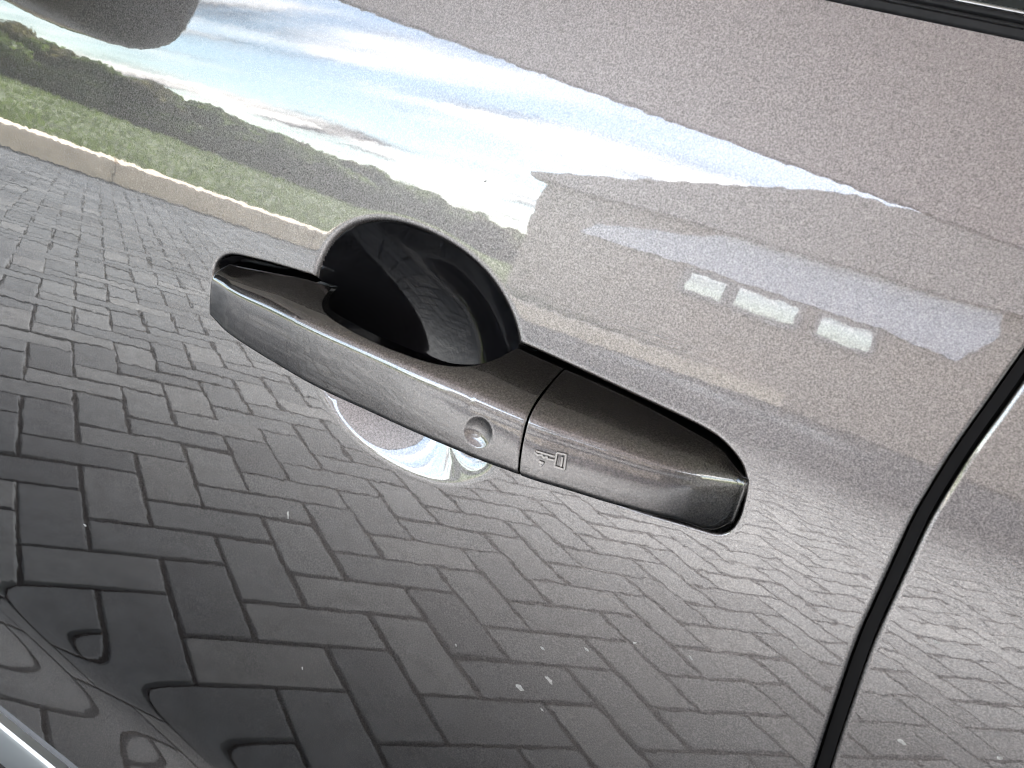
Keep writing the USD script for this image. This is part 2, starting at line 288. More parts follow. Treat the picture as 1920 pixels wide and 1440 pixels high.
# rear door skin
xb = np.concatenate([[0.0], np.linspace(0.0001, 0.0030, 12), np.arange(0.0045, 0.03, 0.003), np.arange(0.03, 0.9, 0.02)])
zb = merge_axis(np.arange(-0.52, -0.40, 0.012), np.arange(-0.40, -0.26, 0.004), np.arange(-0.26, 0.170, 0.006), np.linspace(0.176, ZTOP, 14))
Ug, Zr = np.meshgrid(xb, zb, indexing='ij'); Xr = xr(Zr) + Ug
r2 = 0.0024; Yr = body(Xr, Zr) + np.where(Ug < r2, r2 - np.sqrt(np.maximum(r2*r2 - (r2 - np.clip(Ug, 0, r2))**2, 0)), 0)
top = ZTOP - Zr; Yr += np.where(top < 0.0025, 0.0025 - np.sqrt(np.maximum(0.0025**2 - (0.0025 - np.clip(top, 0, 0.0025))**2, 0)), 0)
Pr = body_pts(Xr, Zr, Yr); Nr = grid_normals(Pr); Nr = np.where(Nr[..., 1:2] > 0, -Nr, Nr)
Pr = np.concatenate([(Pr[0] + np.array([0.0005, 0.014, 0]))[None], Pr], 0); Nr = np.concatenate([np.tile(np.array([-0.98, -0.2, 0]), (1, Nr.shape[1], 1)), Nr], 0)
rear = put('rear_door', Pr.reshape(-1, 3), grid_quads(*Pr.shape[:2])[:, ::-1], M['paint'], car, normals=Nr.reshape(-1, 3))
# dark rubber behind the shut line
zq = np.linspace(-0.52, ZTOP, 60); xs0, xs1 = xl(zq) - 0.02, xr(zq) + 0.02; yq = body(xl(zq), zq) + 0.0125
gv = np.stack([np.stack([xs0, yq, zq + H], 1), np.stack([xs1, yq, zq + H], 1)], 0)
put('door_seal', gv.reshape(-1, 3), grid_quads(2, 60)[:, ::-1], M['plastic'], car)

# ---------------------------------------------------------------- belt: moulding, bright bead, ledge, glass (profiles swept along the car)
def sweep(name, prof, mat, parent, x0=-1.0, x1=1.1, n=90, zref=0.18, smooth=40, closed=True):
    xs = np.linspace(x0, x1, n); yb = body(xs, np.full(n, zref)); prof = (np.asarray(prof) + np.array([0.0, 2.3]))*1e-3
    v = np.stack([np.repeat(xs[:, None], len(prof), 1), yb[:, None] + prof[None, :, 0], np.full((n, 1), H) + prof[None, :, 1]], -1).reshape(-1, 3)
    f = grid_quads(n, len(prof), wrap=closed)
    return put(name, v, f, mat, parent, smooth=smooth)
def arc(cx, cz, rr, a0, a1, n=8):
    a = np.radians(np.linspace(a0, a1, n)); return [(cx + rr*math.cos(t), cz + rr*math.sin(t)) for t in a]
sweep('belt_moulding', [(5, 177.4)] + arc(0.3, 179.2, 1.6, 260, 180, 6) + arc(0.6, 180.6, 1.9, 190, 170, 3) + arc(0.9, 182.0, 0.9, 200, 120, 4) + [(1.6, 182.6)] + arc(1.6, 184.2, 1.5, 215, 90, 6) + [(5, 185.9)], M['rubber'], car)
sweep('chrome_bead', arc(3.9, 186.4, 0.85, 300, -60, 12)[:-1], M['chrome'], car)
sweep('belt_ledge', [(4.6, 184.6), (4.8, 187.0), (5.6, 187.3), (11.2, 188.0), (12.0, 187.0), (12.0, 184.6)], M['satin'], car)
gl = [(11.4, 187.2), (30, 240), (80, 350), (150, 470), (190, 520)]
sweep('window_glass', gl + [(a + 4, b - 1) for a, b in gl[::-1]], M['glass'], car, smooth=20)

# bright moulding along the bottom of the door
xs = np.linspace(-1.0, 0.9, 80); zc = -0.4165
pf = np.array([(2, 12.5), (-3.2, 12.2), (-5.2, 10.6), (-6.2, 7.0), (-6.9, -6), (-6.6, -22), (-5.2, -26), (0, -27), (8, -27), (8, 12.5)])*1e-3
yb = body(xs, np.full(80, zc))
v = np.stack([np.repeat(xs[:, None], len(pf), 1), yb[:, None] + pf[None, :, 0], zc + H + np.repeat(pf[None, :, 1], 80, 0)], -1).reshape(-1, 3)
put('sill_moulding', v, grid_quads(80, len(pf), wrap=True), M['satin'], car, smooth=25)

# the rest of the car that blocks and shades: sill, floor, roof, far side, nose and tail
def hull(name, pts, mat, parent):
    h = trimesh.convex.convex_hull(np.array([[float(c) for c in p] for p in pts])); return put(name, h.vertices, h.faces, mat, parent, smooth=30)
hull('sill', [(x, y, z) for x in (-1.1, 1.15) for y, z in ((-0.005, 0.205), (0.0, 0.12), (0.25, 0.12), (0.25, 0.205))], M['plastic'], car)
hull('cabin_floor', [(x, y, z) for x in (-1.1, 1.15) for y in (0.2, 1.7) for z in (0.2, 0.45)], M['plastic'], car)
hull('inner_shell', [(x, y, z) for x in (-1.0, 1.05) for y, z in ((0.16, 0.22), (0.10, 0.80), (0.16, 0.87), (1.6, 0.87), (1.6, 0.22))], M['plastic'], car)
hull('roof', [(x, y, z) for x, y, z in ((-0.75, 0.24, 1.21), (1.4, 0.24, 1.23), (-0.75, 1.55, 1.21), (1.4, 1.55, 1.23), (-0.5, 0.34, 1.29), (1.2, 0.34, 1.30), (-0.5, 1.45, 1.29), (1.2, 1.45, 1.30))], M['paint'], car)
hull('front_body', [(-1.02, 0.03, 0.20), (-1.02, 0.03, 0.88), (-1.02, 1.75, 0.88), (-1.02, 1.75, 0.2), (-2.3, 0.12, 0.2), (-2.3, 0.16, 0.78), (-2.3, 1.6, 0.78), (-2.3, 1.6, 0.2)], M['paint'], car)
hull('rear_body', [(1.12, 0.04, 0.20), (1.12, 0.05, 0.90), (1.12, 1.75, 0.90), (1.12, 1.75, 0.2), (2.1, 0.14, 0.25), (2.1, 0.16, 0.95), (2.1, 1.6, 0.95), (2.1, 1.6, 0.25)], M['paint'], car)

# wing mirror (its underside is reflected at the top left)
mv = trimesh.creation.icosphere(4).vertices
def sgnpow(a, p): return np.sign(a)*np.abs(a)**p
mm = np.stack([-0.635 + 0.095*sgnpow(mv[:, 0], 0.5), -0.160 + 0.115*sgnpow(mv[:, 1], 0.5), 0.212 + 0.09*sgnpow(mv[:, 2], 0.6) + 0.10*(mv[:, 1] + 1)*0.0], 1)
mm[:, 2] += H
mirror = put('wing_mirror', mm, trimesh.creation.icosphere(4).faces, M['paint'], car, smooth=True)
hull('mirror_arm', [(-0.64, 0.06, H + 0.15), (-0.54, 0.06, H + 0.15), (-0.64, 0.06, H + 0.19), (-0.54, 0.06, H + 0.19), (-0.63, -0.10, H + 0.175), (-0.55, -0.10, H + 0.175), (-0.63, -0.10, H + 0.205), (-0.55, -0.10, H + 0.205)], M['plastic'], mirror)

# ---------------------------------------------------------------- the handle: grip and key cover, lofted sections
def pc(pts): a = np.array(pts, float); return PchipInterpolator(a[:, 0], a[:, 1], extrapolate=True)
ridge_t = pc([(-20, 1.0), (5, 1.4), (16, 1.4), (46, 2.4), (81, 4.0), (116, 4.8), (144, 4.6), (200, 4.8), (234, 5.6), (263, 5.9), (285, 6.2)])
ridge_n = pc([(-20, 9), (5, 16.5), (16, 19.9), (46, 25.4), (81, 31.1), (116, 33.6), (144, 34.9), (173, 34.6), (199, 33.6), (217, 31), (234, 28), (251, 23.5), (263, 18.0), (270, 12.6), (275.5, 7.8), (279, 4.4), (281, 2.2), (285, 1)])
bot_t = pc([(-20, -17), (0, -20.3), (10, -21.6), (20, -22.2), (50, -22.6), (89, -22.2), (115, -21.0), (137, -20.0), (168, -18.8), (199, -17.0), (227, -15.8), (259, -14.9), (268, -16.8), (273, -18.8), (276.5, -19.4), (279, -18.4), (281, -16.0), (285, -12)])
bot_d = pc([(-20, 2.5), (60, 2.4), (110, 1.6), (180, -0.4), (255, -0.6), (272, 0.6), (285, 1.5)])
bot_n = lambda s: np.maximum(ridge_n(s) - bot_d(s), 1.6)
full_t = pc([(-20, 3), (-6, 7), (0, 7.8), (23, 11.4), (50, 15.5), (110, 19.2), (168, 22.2), (187.5, 21.4), (208, 20.6), (229, 19.2), (249, 17.1), (263.7, 15.2), (270, 13.4), (275, 10.4), (278.5, 7.4), (281, 4.4), (285, 1)])
full_n = pc([(-20, 3), (50, 3.2), (168, 2.6), (285, 1.8)])
cut_t = pc([(55, 21.5), (59.5, 20.6), (62, 19.2), (65, 17.0), (70, 14.3), (74, 13.0), (79.5, 12.1), (90, 11.5), (105, 11.2), (118, 11.3), (127, 11.7), (140, 12.5), (150, 13.8), (159, 15.9), (167, 19.6), (171, 23.6), (174, 26.4), (176.5, 27.9)])
def sm(x, a, b): u = np.clip((x - a)/(b - a), 0, 1); return u*u*(3 - 2*u)
def fillet(a, p, b, rad, m_, lim=0.45):
    a, p, b = map(lambda q: np.array(q, float), (a, p, b)); u, w = a - p, b - p; lu, lw = np.linalg.norm(u), np.linalg.norm(w); u, w = u/lu, w/lw
    half = math.acos(np.clip(u@w, -0.99999, 0.99999))/2; d_ = min(rad/math.tan(half), lim*lu, lim*lw); rr = d_*math.tan(half)
    c = p + (u + w)/np.linalg.norm(u + w)*rr/math.sin(half); p0, p1 = p + u*d_, p + w*d_
    a0, a1 = math.atan2(*(p0 - c)[::-1]), math.atan2(*(p1 - c)[::-1]); da = (a1 - a0 + math.pi) % (2*math.pi) - math.pi
    return np.array([c + rr*np.array([math.cos(a0 + da*q), math.sin(a0 + da*q)]) for q in np.linspace(0, 1, m_)])
def crown(p, q, h, m_):
    u = np.linspace(0, 1, m_ + 2)[1:-1, None]; d_ = q - p; nrm = np.array([-d_[1], d_[0]])/np.linalg.norm(d_); nrm = nrm if nrm[1] > 0 else -nrm
    return p + d_*u + nrm*h*4*u*(1 - u)
def section(s, _=0):
    """Closed section in (t, n): back's lower corner, front face, soft ridge, top face cut by the finger scoop, back."""
    tb, nb, tr, nr, tf, nf = (float(q(s)) for q in (bot_t, bot_n, ridge_t, ridge_n, full_t, full_n)); tr -= 2.2
    tcut = min(float(cut_t(s)), tf) if 55 < s < 176.5 else tf
    bridge = float(sm(s, 44, 58)*(1 - sm(s, 168, 180)))
    back = -9 + bridge*(nb - 11 + 9)
    fb = fillet((tb + 1.5, back), (tb, nb), (tr, nr), 3.6, 12)
    uu_ = np.linspace(0, 1, 90)**1.3; sh = np.stack([tr + (tf - tr)*uu_, nf + (nr - nf)*(1 - uu_**3.0)], 1)
    outer = np.vstack([fb[-1:], crown(fb[-1], sh[0], 0.35, 24), sh])
    k = int(np.searchsorted(outer[:, 0], tcut - 1e-6)); k = min(max(k, 2), len(outer) - 1)
    q = (tcut - outer[k-1, 0])/max(outer[k, 0] - outer[k-1, 0], 1e-9); outer = np.vstack([outer[:k], outer[k-1] + (outer[k] - outer[k-1])*min(q, 1)])
    L = np.r_[0, np.cumsum(np.linalg.norm(np.diff(outer, axis=0), axis=1))]; rr = 1.7; end = L[-1] - rr*0.75
    w = np.linspace(0, end, 74); rs = np.stack([np.interp(w, L, outer[:, 0]), np.interp(w, L, outer[:, 1])], 1)
    tg = rs[-1] - rs[-3]; tg /= np.linalg.norm(tg); ang0 = math.atan2(tg[1], tg[0]); ang1 = -math.pi/2 - 0.06; c = rs[-1] + rr*np.array([tg[1], -tg[0]])
    arc_ = np.array([c + rr*np.array([-math.sin(a), math.cos(a)]) for a in np.linspace(ang0, ang1, 11)[1:]])
    e = arc_[-1]; backend = np.array([e[0] - 0.4, min(back, e[1] - 5.0)]); b0 = np.array([tb + 1.5, back])
    wall = e + (backend - e)*np.linspace(0, 1, 8)[1:, None]; floor = backend + (b0 - backend)*np.linspace(0, 1, 10)[1:, None]; front = b0 + (fb[0] - b0)*np.linspace(0, 1, 7)[1:-1, None]
    return np.vstack([front, fb[:-1], rs, arc_, wall, floor]), back
SEAM = pc([(-25, 198.6), (-18, 198.2), (-14, 197.3), (-5, 195.8), (2, 195.0), (8, 194.6), (14, 193.9), (22, 192.4), (30, 190.6)])
def build_piece(name, s_a, s_b, parent, side):
    """side 'grip': rounded left end, cut along the seam on the right; 'cover': cut on the left, rounded right end."""
    ss = np.linspace(0, 1, 150); rows = []
    for u in ss:
        s0 = s_a + (s_b - s_a)*u
        sec, back = section(s0, 0)
        if side == 'grip':
            lim = SEAM(sec[:, 0]) - 0.35; k = sm(u, 0.80, 1.0); s_pt = s0 + (lim - s_b)*k
        else:
            lim = SEAM(sec[:, 0]) + 0.35; k = 1 - sm(u, 0.0, 0.35); s_pt = s0 + (lim - s_a)*k
            cr = np.clip((np.abs(sec[:, 0] + 5.0) - 4.0)/12.0, 0, 1)**2.0*2.4        # rounded corners of the far end
            s_pt = s_pt - cr*sm(u, 0.55, 1.0)
        rows.append(np.stack([s_pt, sec[:, 0], sec[:, 1]], 1))
    rows = np.array(rows); backs = -9.0
    ctr = lambda row: np.array([row[:, 0].mean(), 0, 0])
    def endcap(row, sign, rcap, lean):
        extra = []
        for ph in np.linspace(12, 90, 7):                                            # small rounding, then a wall that leans to the body
            a = math.radians(ph); rr = rcap; q = row.copy(); drop = rr*(1 - math.cos(a)); lift = rr*math.sin(a)
            cen = np.array([row[:, 1].mean(), -9.0]); dv = q[:, 1:] - cen; ln = np.linalg.norm(dv, axis=1, keepdims=True)
            q[:, 1:] = cen + dv*(1 - drop/np.maximum(ln, rr*1.5)); q[:, 0] += sign*lift*0.9
            extra.append(q)
        base = extra[-1]
        for k in (0.25, 0.5, 0.75, 1.0):
            q = base.copy(); q[:, 2] = base[:, 2] + (-9.0 - base[:, 2])*k; q[:, 0] += sign*lean*k*np.clip((base[:, 2] + 9)/25, 0, 1); extra.append(q)
        return extra
    def cutcap(row, sign):
        extra = []
        for ph in (30, 60, 90):
            a = math.radians(ph); rr = 0.7; q = row.copy(); cen = row[:, 1:].mean(0); dv = q[:, 1:] - cen; ln = np.linalg.norm(dv, axis=1, keepdims=True)
            q[:, 1:] = cen + dv*(1 - rr*(1 - math.cos(a))/ln); q[:, 0] += sign*rr*math.sin(a) - sign*rr; extra.append(q)
        q = extra[-1].copy(); cen = q[:, 1:].mean(0); q[:, 1:] = cen + (q[:, 1:] - cen)*0.05; extra.append(q)
        return extra
    if side == 'grip':
        L, Rr = endcap(rows[0], -1, 2.6, 9.0), cutcap(rows[-1], 1)
        body_rows = rows[:-1]
    else:
        L, Rr = cutcap(rows[0], -1), endcap(rows[-1], 1, 1.2, 0.2)
        body_rows = rows[1:]
    allr = np.array(L[::-1] + list(body_rows) + Rr)
    x, z = st2xz(allr[..., 0], allr[..., 1]); y = body(x, z) - allr[..., 2]*1e-3
    return np.stack([x, y, z + H], -1)
def dimple(P, s0, t0, rad, depth):
    s_, t_ = xz2st(P[..., 0], P[..., 2] - H); n_ = (body(P[..., 0], P[..., 2] - H) - P[..., 1])*1e3
    return s_, t_, n_
G = build_piece('grip', 0.0, 196.0, None, 'grip')
nu, nv = G.shape[:2]
fq = grid_quads(nu, nv, wrap=True)
gv = G.reshape(-1, 3)
# refine the patch around the finger dimple and press it in
gt = trimesh.Trimesh(gv, np.vstack([fq[:, [0, 1, 2]], fq[:, [0, 2, 3]]]), process=False)
nv0 = vnormals(gv, gt.faces)
DS, DT, DR = 175.6, -5.5, 6.6
for _ in range(3):
    s_, t_ = xz2st(gt.vertices[:, 0], gt.vertices[:, 2] - H); n_ = (body(gt.vertices[:, 0], gt.vertices[:, 2] - H) - gt.vertices[:, 1])*1e3
    vin = (np.hypot(s_ - DS, t_ - DT) < 11) & (n_ > 27)
    sel = np.nonzero(vin[gt.faces].any(1))[0]
    vv, ff = trimesh.remesh.subdivide(gt.vertices, gt.faces, face_index=sel)
    gt = trimesh.Trimesh(vv, ff, process=False)
s_, t_ = xz2st(gt.vertices[:, 0], gt.vertices[:, 2] - H); n_ = (body(gt.vertices[:, 0], gt.vertices[:, 2] - H) - gt.vertices[:, 1])*1e3
dd = np.hypot(s_ - DS, t_ - DT); infl = (n_ > 27)
bowl = np.where(infl, 1.9*softplus(1 - (dd/DR)**2, 0.07), 0)
vv = np.array(gt.vertices); vv[:, 1] += bowl*1e-3
door_handle = put('door_handle', vv, gt.faces[:, ::-1], M['handle_paint'], car, normals=None, smooth=50)
tag(door_handle, 'body-coloured bridge grip with a round finger dimple')
C = build_piece('key_cover', 195.0, 280.6, None, 'cover')
put('key_cover', C.reshape(-1, 3), grid_quads(*C.shape[:2], wrap=True)[:, ::-1], M['handle_paint'], door_handle, smooth=50)
# key symbol: raised outlines on the cover's face
def on_face(s, t):
    s, t = np.asarray(s, float), np.asarray(t, float)
    fb = np.clip((t - bot_t(s))/(ridge_t(s) - bot_t(s)), 0, 1)
    n = bot_n(s) + (ridge_n(s) - bot_n(s))*fb + 0.9*4*fb*(1 - fb)*0.9
    x, z = st2xz(s, t); return x, z, n
def face_strip(line, w, h):
    line = np.asarray(line, float); vs, fs = [], []
    for a, b in zip(line[:-1], line[1:]):
        d = (b - a)/np.linalg.norm(b - a); n2 = np.array([-d[1], d[0]])*w/2; a2, b2 = a - d*w/2, b + d*w/2
        q = np.array([a2 - n2, b2 - n2, b2 + n2, a2 + n2]); x, z, n = on_face(q[:, 0], q[:, 1]); qi = (a2 + b2)/2 + (q - (a2 + b2)/2)*np.array([0.86, 0.86]) ; xi, zi, ni = on_face(qi[:, 0], qi[:, 1])
        low = np.stack([x, body(x, z) - (n - 0.35)*1e-3, z + H], 1); up = np.stack([xi, body(xi, zi) - (ni + h)*1e-3, zi + H], 1)
        k = len(vs)*8; vs.append(np.vstack([low, up])); fs.append(np.array([[4, 5, 6, 7], [0, 1, 5, 4], [1, 2, 6, 5], [2, 3, 7, 6], [3, 0, 4, 7]])[:, ::-1] + k)
    return np.vstack(vs), np.vstack(fs)
key = [[(210.9, -0.6), (214.6, -0.2), (215.8, -6.2), (211.6, -6.4), (210.9, -0.6)], [(213.6, -1.6), (214.2, -5.4)], [(210.8, -2.4), (202.4, -2.9)], [(210.8, -3.9), (208.0, -4.3), (207.6, -3.6), (206.4, -4.4), (205.4, -3.6), (203.8, -4.2), (202.3, -3.6)]]
vs, fs, off = [], [], 0
for ln in key:
    v, f = face_strip(ln, 0.85, 0.5); vs.append(v); fs.append(f + off); off += len(v)
v, f = face_strip([(205.4, -6.6), (206.6, -6.7)], 1.2, 0.5); vs.append(v); fs.append(f + off); off += len(v)
v, f = face_strip([(205.9, -7.7), (206.2, -7.8)], 1.0, 0.5); vs.append(v); fs.append(f + off)
put('key_symbol', np.vstack(vs), np.vstack(fs), M['key'], door_handle)

# ---------------------------------------------------------------- chips and scuffs on the paint
def fleck(name, x, z, a, b, ang, mat, parent):
    a, b = 0.8*a, 0.8*b; th = np.linspace(0, 2*np.pi, 11, endpoint=False); rr = 1 + rng.uniform(-0.35, 0.35, 11)
    px = x + (a*np.cos(th)*math.cos(ang) - b*np.sin(th)*math.sin(ang))*rr; pz = z + (a*np.cos(th)*math.sin(ang) + b*np.sin(th)*math.cos(ang))*rr
    v = np.vstack([np.stack([px, body(px, pz) - 0.00005, pz + H], 1), [[x, float(body(x, z)) - 0.0002, z + H]]])
    put(name, v, np.array([[k, (k + 1) % 11, 11] for k in range(11)]), mat, parent)
for x, z, a, b, ang in [(-.1064, -.1194, .0008, .0028, .3), (-.2642, -.2063, .0018, .0010, 0), (.0515, -.1154, .0016, .0009, -.2), (.0713, -.104, .0017, .0008, -.2), (.1155, -.0826, .0016, .0007, -.5),
                        (.0463, -.1423, .0030, .0016, -.3), (.059, -.1295, .0029, .0012, -.4), (.0909, -.089, .0010, .0006, .5), (.0082, -.1391, .0012, .0006, -.9), (-.08, -.2088, .0006, .0014, .2), (.06, -.147, .0012, .0006, -.5), (.1025, -.1613, .0007, .0005, 0), (.1521, -.0563, .0008, .0006, .5), (-.0407, .0806, .0009, .0004, .6)]:
    fleck('paint_chip', x, z, a, b, ang, M['chip'], door)
for x, z, a, b, ang in [(.2012, -.0727, .0022, .0011, -.4), (.2327, -.0603, .0013, .0011, .4), (.197, -.028, .0016, .0006, -.2), (.1885, -.0455, .0008, .0006, 0)]:
    fleck('paint_chip', x, z, a, b, ang, M['chip'], rear)
def scratch(pts, w, parent):
    p = np.asarray(pts)*1e-3; t = np.linspace(0, 1, len(p)); tt = np.linspace(0, 1, 24); x, z = np.interp(tt, t, p[:, 0]), np.interp(tt, t, p[:, 1])
    ww = w*1e-3*np.sin(np.pi*np.clip(tt, 0.03, 0.97))
    v = np.concatenate([np.stack([x, body(x, z - ww) - 0.00006, z - ww + H], 1), np.stack([x, body(x, z + ww) - 0.00006, z + ww + H], 1)])
    put('scratch', v, grid_quads(2, 24), M['scratch'], parent)
scratch([(96.8, 14.8), (110, 15.7), (121.8, 19.0), (130.3, 19.9)], 0.16, door)
scratch([(112.5, 6.1), (117.6, 7.3)], 0.2, door)
scratch([(18, 44.1), (48.7, 43.1), (78.9, 44.9)], 0.12, door)

# ---------------------------------------------------------------- paving: herringbone bricks on dark sand
TH, OFF, TS = -0.9081281, (-2.41222388, -10.02373516), 0.10937044
ct, sn = math.cos(TH), math.sin(TH)
def pav(u, v):                            # brick units to world x, y
    U, V = (np.asarray(u) + OFF[0])*TS, (np.asarray(v) + OFF[1])*TS
    return ct*U - sn*V, sn*U + ct*V
KV = -71.0                                # kerb line in brick units
corn = [pav(u, v) for u, v in ((-140, KV), (160, KV), (160, 70), (-140, 70))]
ground_v = np.array([[x, y, -0.006] for x, y in corn])
pavement = put('pavement', ground_v, [[0, 1, 2, 3]], M['joint'])
tag(pavement, kind='structure')
tiles = []
for a in range(-75, 100):
    for b in range(int(KV), 24):
        k = (a + b) % 4
        if k == 0: tiles.append((a, b, 1, 2))
        elif k == 2: tiles.append((a, b, 2, 1))
tiles = np.array(tiles, float)
cx, cy = pav(tiles[:, 0] + tiles[:, 2]/2, tiles[:, 1] + tiles[:, 3]/2)
keep = (cy < 0.9) & (np.hypot(cx + 1.5, cy) < 12.5)
tiles, cx, cy = tiles[keep], cx[keep], cy[keep]
order = np.argsort(np.hypot(cx + 0.55, cy + 0.75) + 0*cx); tiles = tiles[order]
g, ch, tp = 0.036, 0.024, 0.0
def brick_geo(tl, seed):
    rg = np.random.default_rng(seed); n = len(tl)
    jit = rg.normal(0, 0.008, (n, 4)); u0, v0, u1, v1 = tl[:, 0] + g + jit[:, 0], tl[:, 1] + g + jit[:, 1], tl[:, 0] + tl[:, 2] - g + jit[:, 2], tl[:, 1] + tl[:, 3] - g + jit[:, 3]
    hz = rg.normal(0, 0.0009, (n, 1)); tilt = rg.normal(0, 0.0007, (n, 2))
    ring = lambda e: np.stack([np.stack([u0 + e, v0 + e], 1), np.stack([u1 - e, v0 + e], 1), np.stack([u1 - e, v1 - e], 1), np.stack([u0 + e, v1 - e], 1)], 1)
    out = []
    for e, z in ((0, -0.012), (0, -0.0035), (0.012, -0.001), (ch, 0.0)):
        q = ring(e); x, y = pav(q[..., 0], q[..., 1]); zz = z + hz + tilt[:, :1]*np.array([-1, 1, 1, -1]) + tilt[:, 1:]*np.array([-1, -1, 1, 1]); out.append(np.stack([x, y, zz], -1))
    V = np.concatenate(out, 1)            # n x 16 x 3
    F = [[12, 13, 14, 15]] + [[r*4 + k, r*4 + (k+1) % 4, (r+1)*4 + (k+1) % 4, (r+1)*4 + k] for r in range(3) for k in range(4)]
    return V, np.array(F), rg.uniform(0, 1, n)
V, F, tone = brick_geo(tiles, 3)
NB = 300
for k in range(NB):
    put('brick', V[k], F, M['brick'], pavement, tone=np.full(16, tone[k]))
Vr = V[NB:].reshape(-1, 3); Fr = (F[None] + 16*np.arange(len(V) - NB)[:, None, None]).reshape(-1, 4)
tag(put('brick_field', Vr, Fr, M['brick'], pavement, tone=np.repeat(tone[NB:], 16)), kind='stuff')

# low beige concrete edging, in blocks
kerb = xform('concrete_edging')
tag(kerb, 'low beige concrete edging wall between the brick paving and the lawn', 'kerb')
KH, KD = 0.27, 8.5
for k in range(-6, 9):
    u0, u1 = k*19.0 + 3, k*19.0 + 22 - 0.12
    prof = [(KV, -0.02), (KV, KH - 0.03), (KV - 0.35, KH), (KV - KD, KH), (KV - KD, -0.02)]
    pts = []
    for u in (u0, u1):
        for v, z in prof: x, y = pav(u, v); pts.append((float(x), float(y), z))
    h = trimesh.convex.convex_hull(np.array(pts, float)); put('edging_block', h.vertices, h.faces, M['kerb'], kerb)

# lawn rising behind it
uu = np.linspace(-180, 200, 120); vv_ = np.r_[KV - KD + 0.3, np.linspace(KV - KD - 2, -420, 60)]
ug, vg = np.meshgrid(uu, vv_, indexing='ij'); lx, ly = pav(ug, vg)
def lawn_z(v): d = (KV - KD - v)*TS; return 0.20 + 0.62*sm(d, 0.0, 16.0) + 0.0*d
lz = lawn_z(vg) + 0.05*(meshkit.noise(np.stack([lx*0.8, ly*0.8, lx*0], -1)) - 0.5)
lawn = put('lawn', np.stack([lx, ly, lz], -1).reshape(-1, 3), grid_quads(120, 61), M['soil'], smooth=True); tag(lawn, kind='structure')
# far ground so that the land reaches the horizon
big = 900.0; fg = put('ground', np.array([[-big, -big, -0.05], [big, -big, -0.05], [big, big, -0.05], [-big, big, -0.05]]), [[0, 1, 2, 3]], M['soil']); tag(fg, kind='structure')
# grass blades
nb = 26000; u = rng.uniform(-75, 110, nb); v = KV - KD - 0.8 - rng.power(0.75, nb)*150
gx, gy = pav(u, v); gz = lawn_z(v) - 0.02; hb = rng.uniform(0.05, 0.13, nb)*(1 + 0.6*rng.random(nb)); aa = rng.uniform(0, np.pi, nb); wd = rng.uniform(0.012, 0.03, nb)
lean = rng.normal(0, 0.04, (nb, 2))
bv = np.stack([np.stack([gx - wd*np.cos(aa), gy - wd*np.sin(aa), gz], 1), np.stack([gx + wd*np.cos(aa), gy + wd*np.sin(aa), gz], 1), np.stack([gx + lean[:, 0], gy + lean[:, 1], gz + hb], 1)], 1)
tag(put('grass', bv.reshape(-1, 3), np.arange(3*nb).reshape(-1, 3), M['grass']), 'green grass growing on the lawn behind the concrete edging', 'grass', kind='stuff')

# shrubs behind the lawn
def shrub_mesh(seed, leaves, w, h):
    rg = np.random.default_rng(seed); nl = 14
    cl = np.stack([rg.normal(0, 0.42*w, nl), rg.normal(0, 0.35*w, nl), rg.uniform(0.18, 0.82, nl)*h], 1); cr = rg.uniform(0.28, 0.5, nl)*w*(1.1 - 0.5*cl[:, 2]/h)
    k = rg.integers(0, nl, leaves); d = rg.normal(size=(leaves, 3)); d /= np.linalg.norm(d, axis=1, keepdims=True)
    p = cl[k] + d*(cr[k]*rg.uniform(0.55, 1.05, leaves))[:, None]*np.array([1, 1, 0.85]); p[:, 2] = np.maximum(p[:, 2], 0.03)
    a, b = rg.normal(size=(leaves, 3)), rg.normal(size=(leaves, 3)); a /= np.linalg.norm(a, axis=1, keepdims=True); b -= (a*b).sum(1)[:, None]*a; b /= np.linalg.norm(b, axis=1, keepdims=True)
    sz = rg.uniform(0.05, 0.13, leaves)[:, None]*h/2.4
    q = np.stack([p - a*sz, p + b*sz*0.5, p + a*sz, p - b*sz*0.5], 1)
    return q.reshape(-1, 3), np.arange(4*leaves).reshape(-1, 4)
protos = []
for i, (seed, mat) in enumerate(((11, 'leaf'), (12, 'leaf2'), (13, 'leaf'))):
    pth = f'/World/shrub_belt/shrub_kind_{i + 1:03d}'; UsdGeom.Xform.Define(stage, pth)
    v, f = shrub_mesh(seed, 5200, 1.25, 2.4); put('crown', v, f, M[mat], pth)
    tv = []; tf = []
    for j in range(4):
        a0 = j*1.7 + i; c = trimesh.creation.cone(0.05, 1.5, sections=7); c.apply_transform(trimesh.transformations.rotation_matrix(0.35, [math.cos(a0), math.sin(a0), 0])); tf.append(np.array(c.faces) + sum(len(q) for q in tv)); tv.append(np.array(c.vertices))
    put('stem', np.vstack(tv), np.vstack(tf), M['bark'], pth); protos.append(pth)
pi_ = UsdGeom.PointInstancer.Define(stage, '/World/shrub_belt'); pos, ori, scl, idx = [], [], [], []
for row, vbase in ((0, -245), (1, -262)):
    for u in np.arange(-70, 260, 4.6):
        v = vbase - 14*rng.random(); x, y = pav(u + rng.normal(0, 2), v); sc_ = rng.uniform(0.78, 0.92)*(1 + 0.12*row); a_ = rng.uniform(0, np.pi)
        pos.append(Gf.Vec3f(float(x), float(y), float(lawn_z(v)) - 0.05)); ori.append(Gf.Quath(math.cos(a_), 0, 0, math.sin(a_))); scl.append(Gf.Vec3f(float(sc_*1.6), float(sc_*1.6), float(sc_))); idx.append(int(rng.integers(0, 3)))
pi_.CreatePositionsAttr(pos); pi_.CreateOrientationsAttr(ori); pi_.CreateScalesAttr(scl); pi_.CreateProtoIndicesAttr(idx)
pi_.CreatePrototypesRel().SetTargets([Sdf.Path(p) for p in protos])
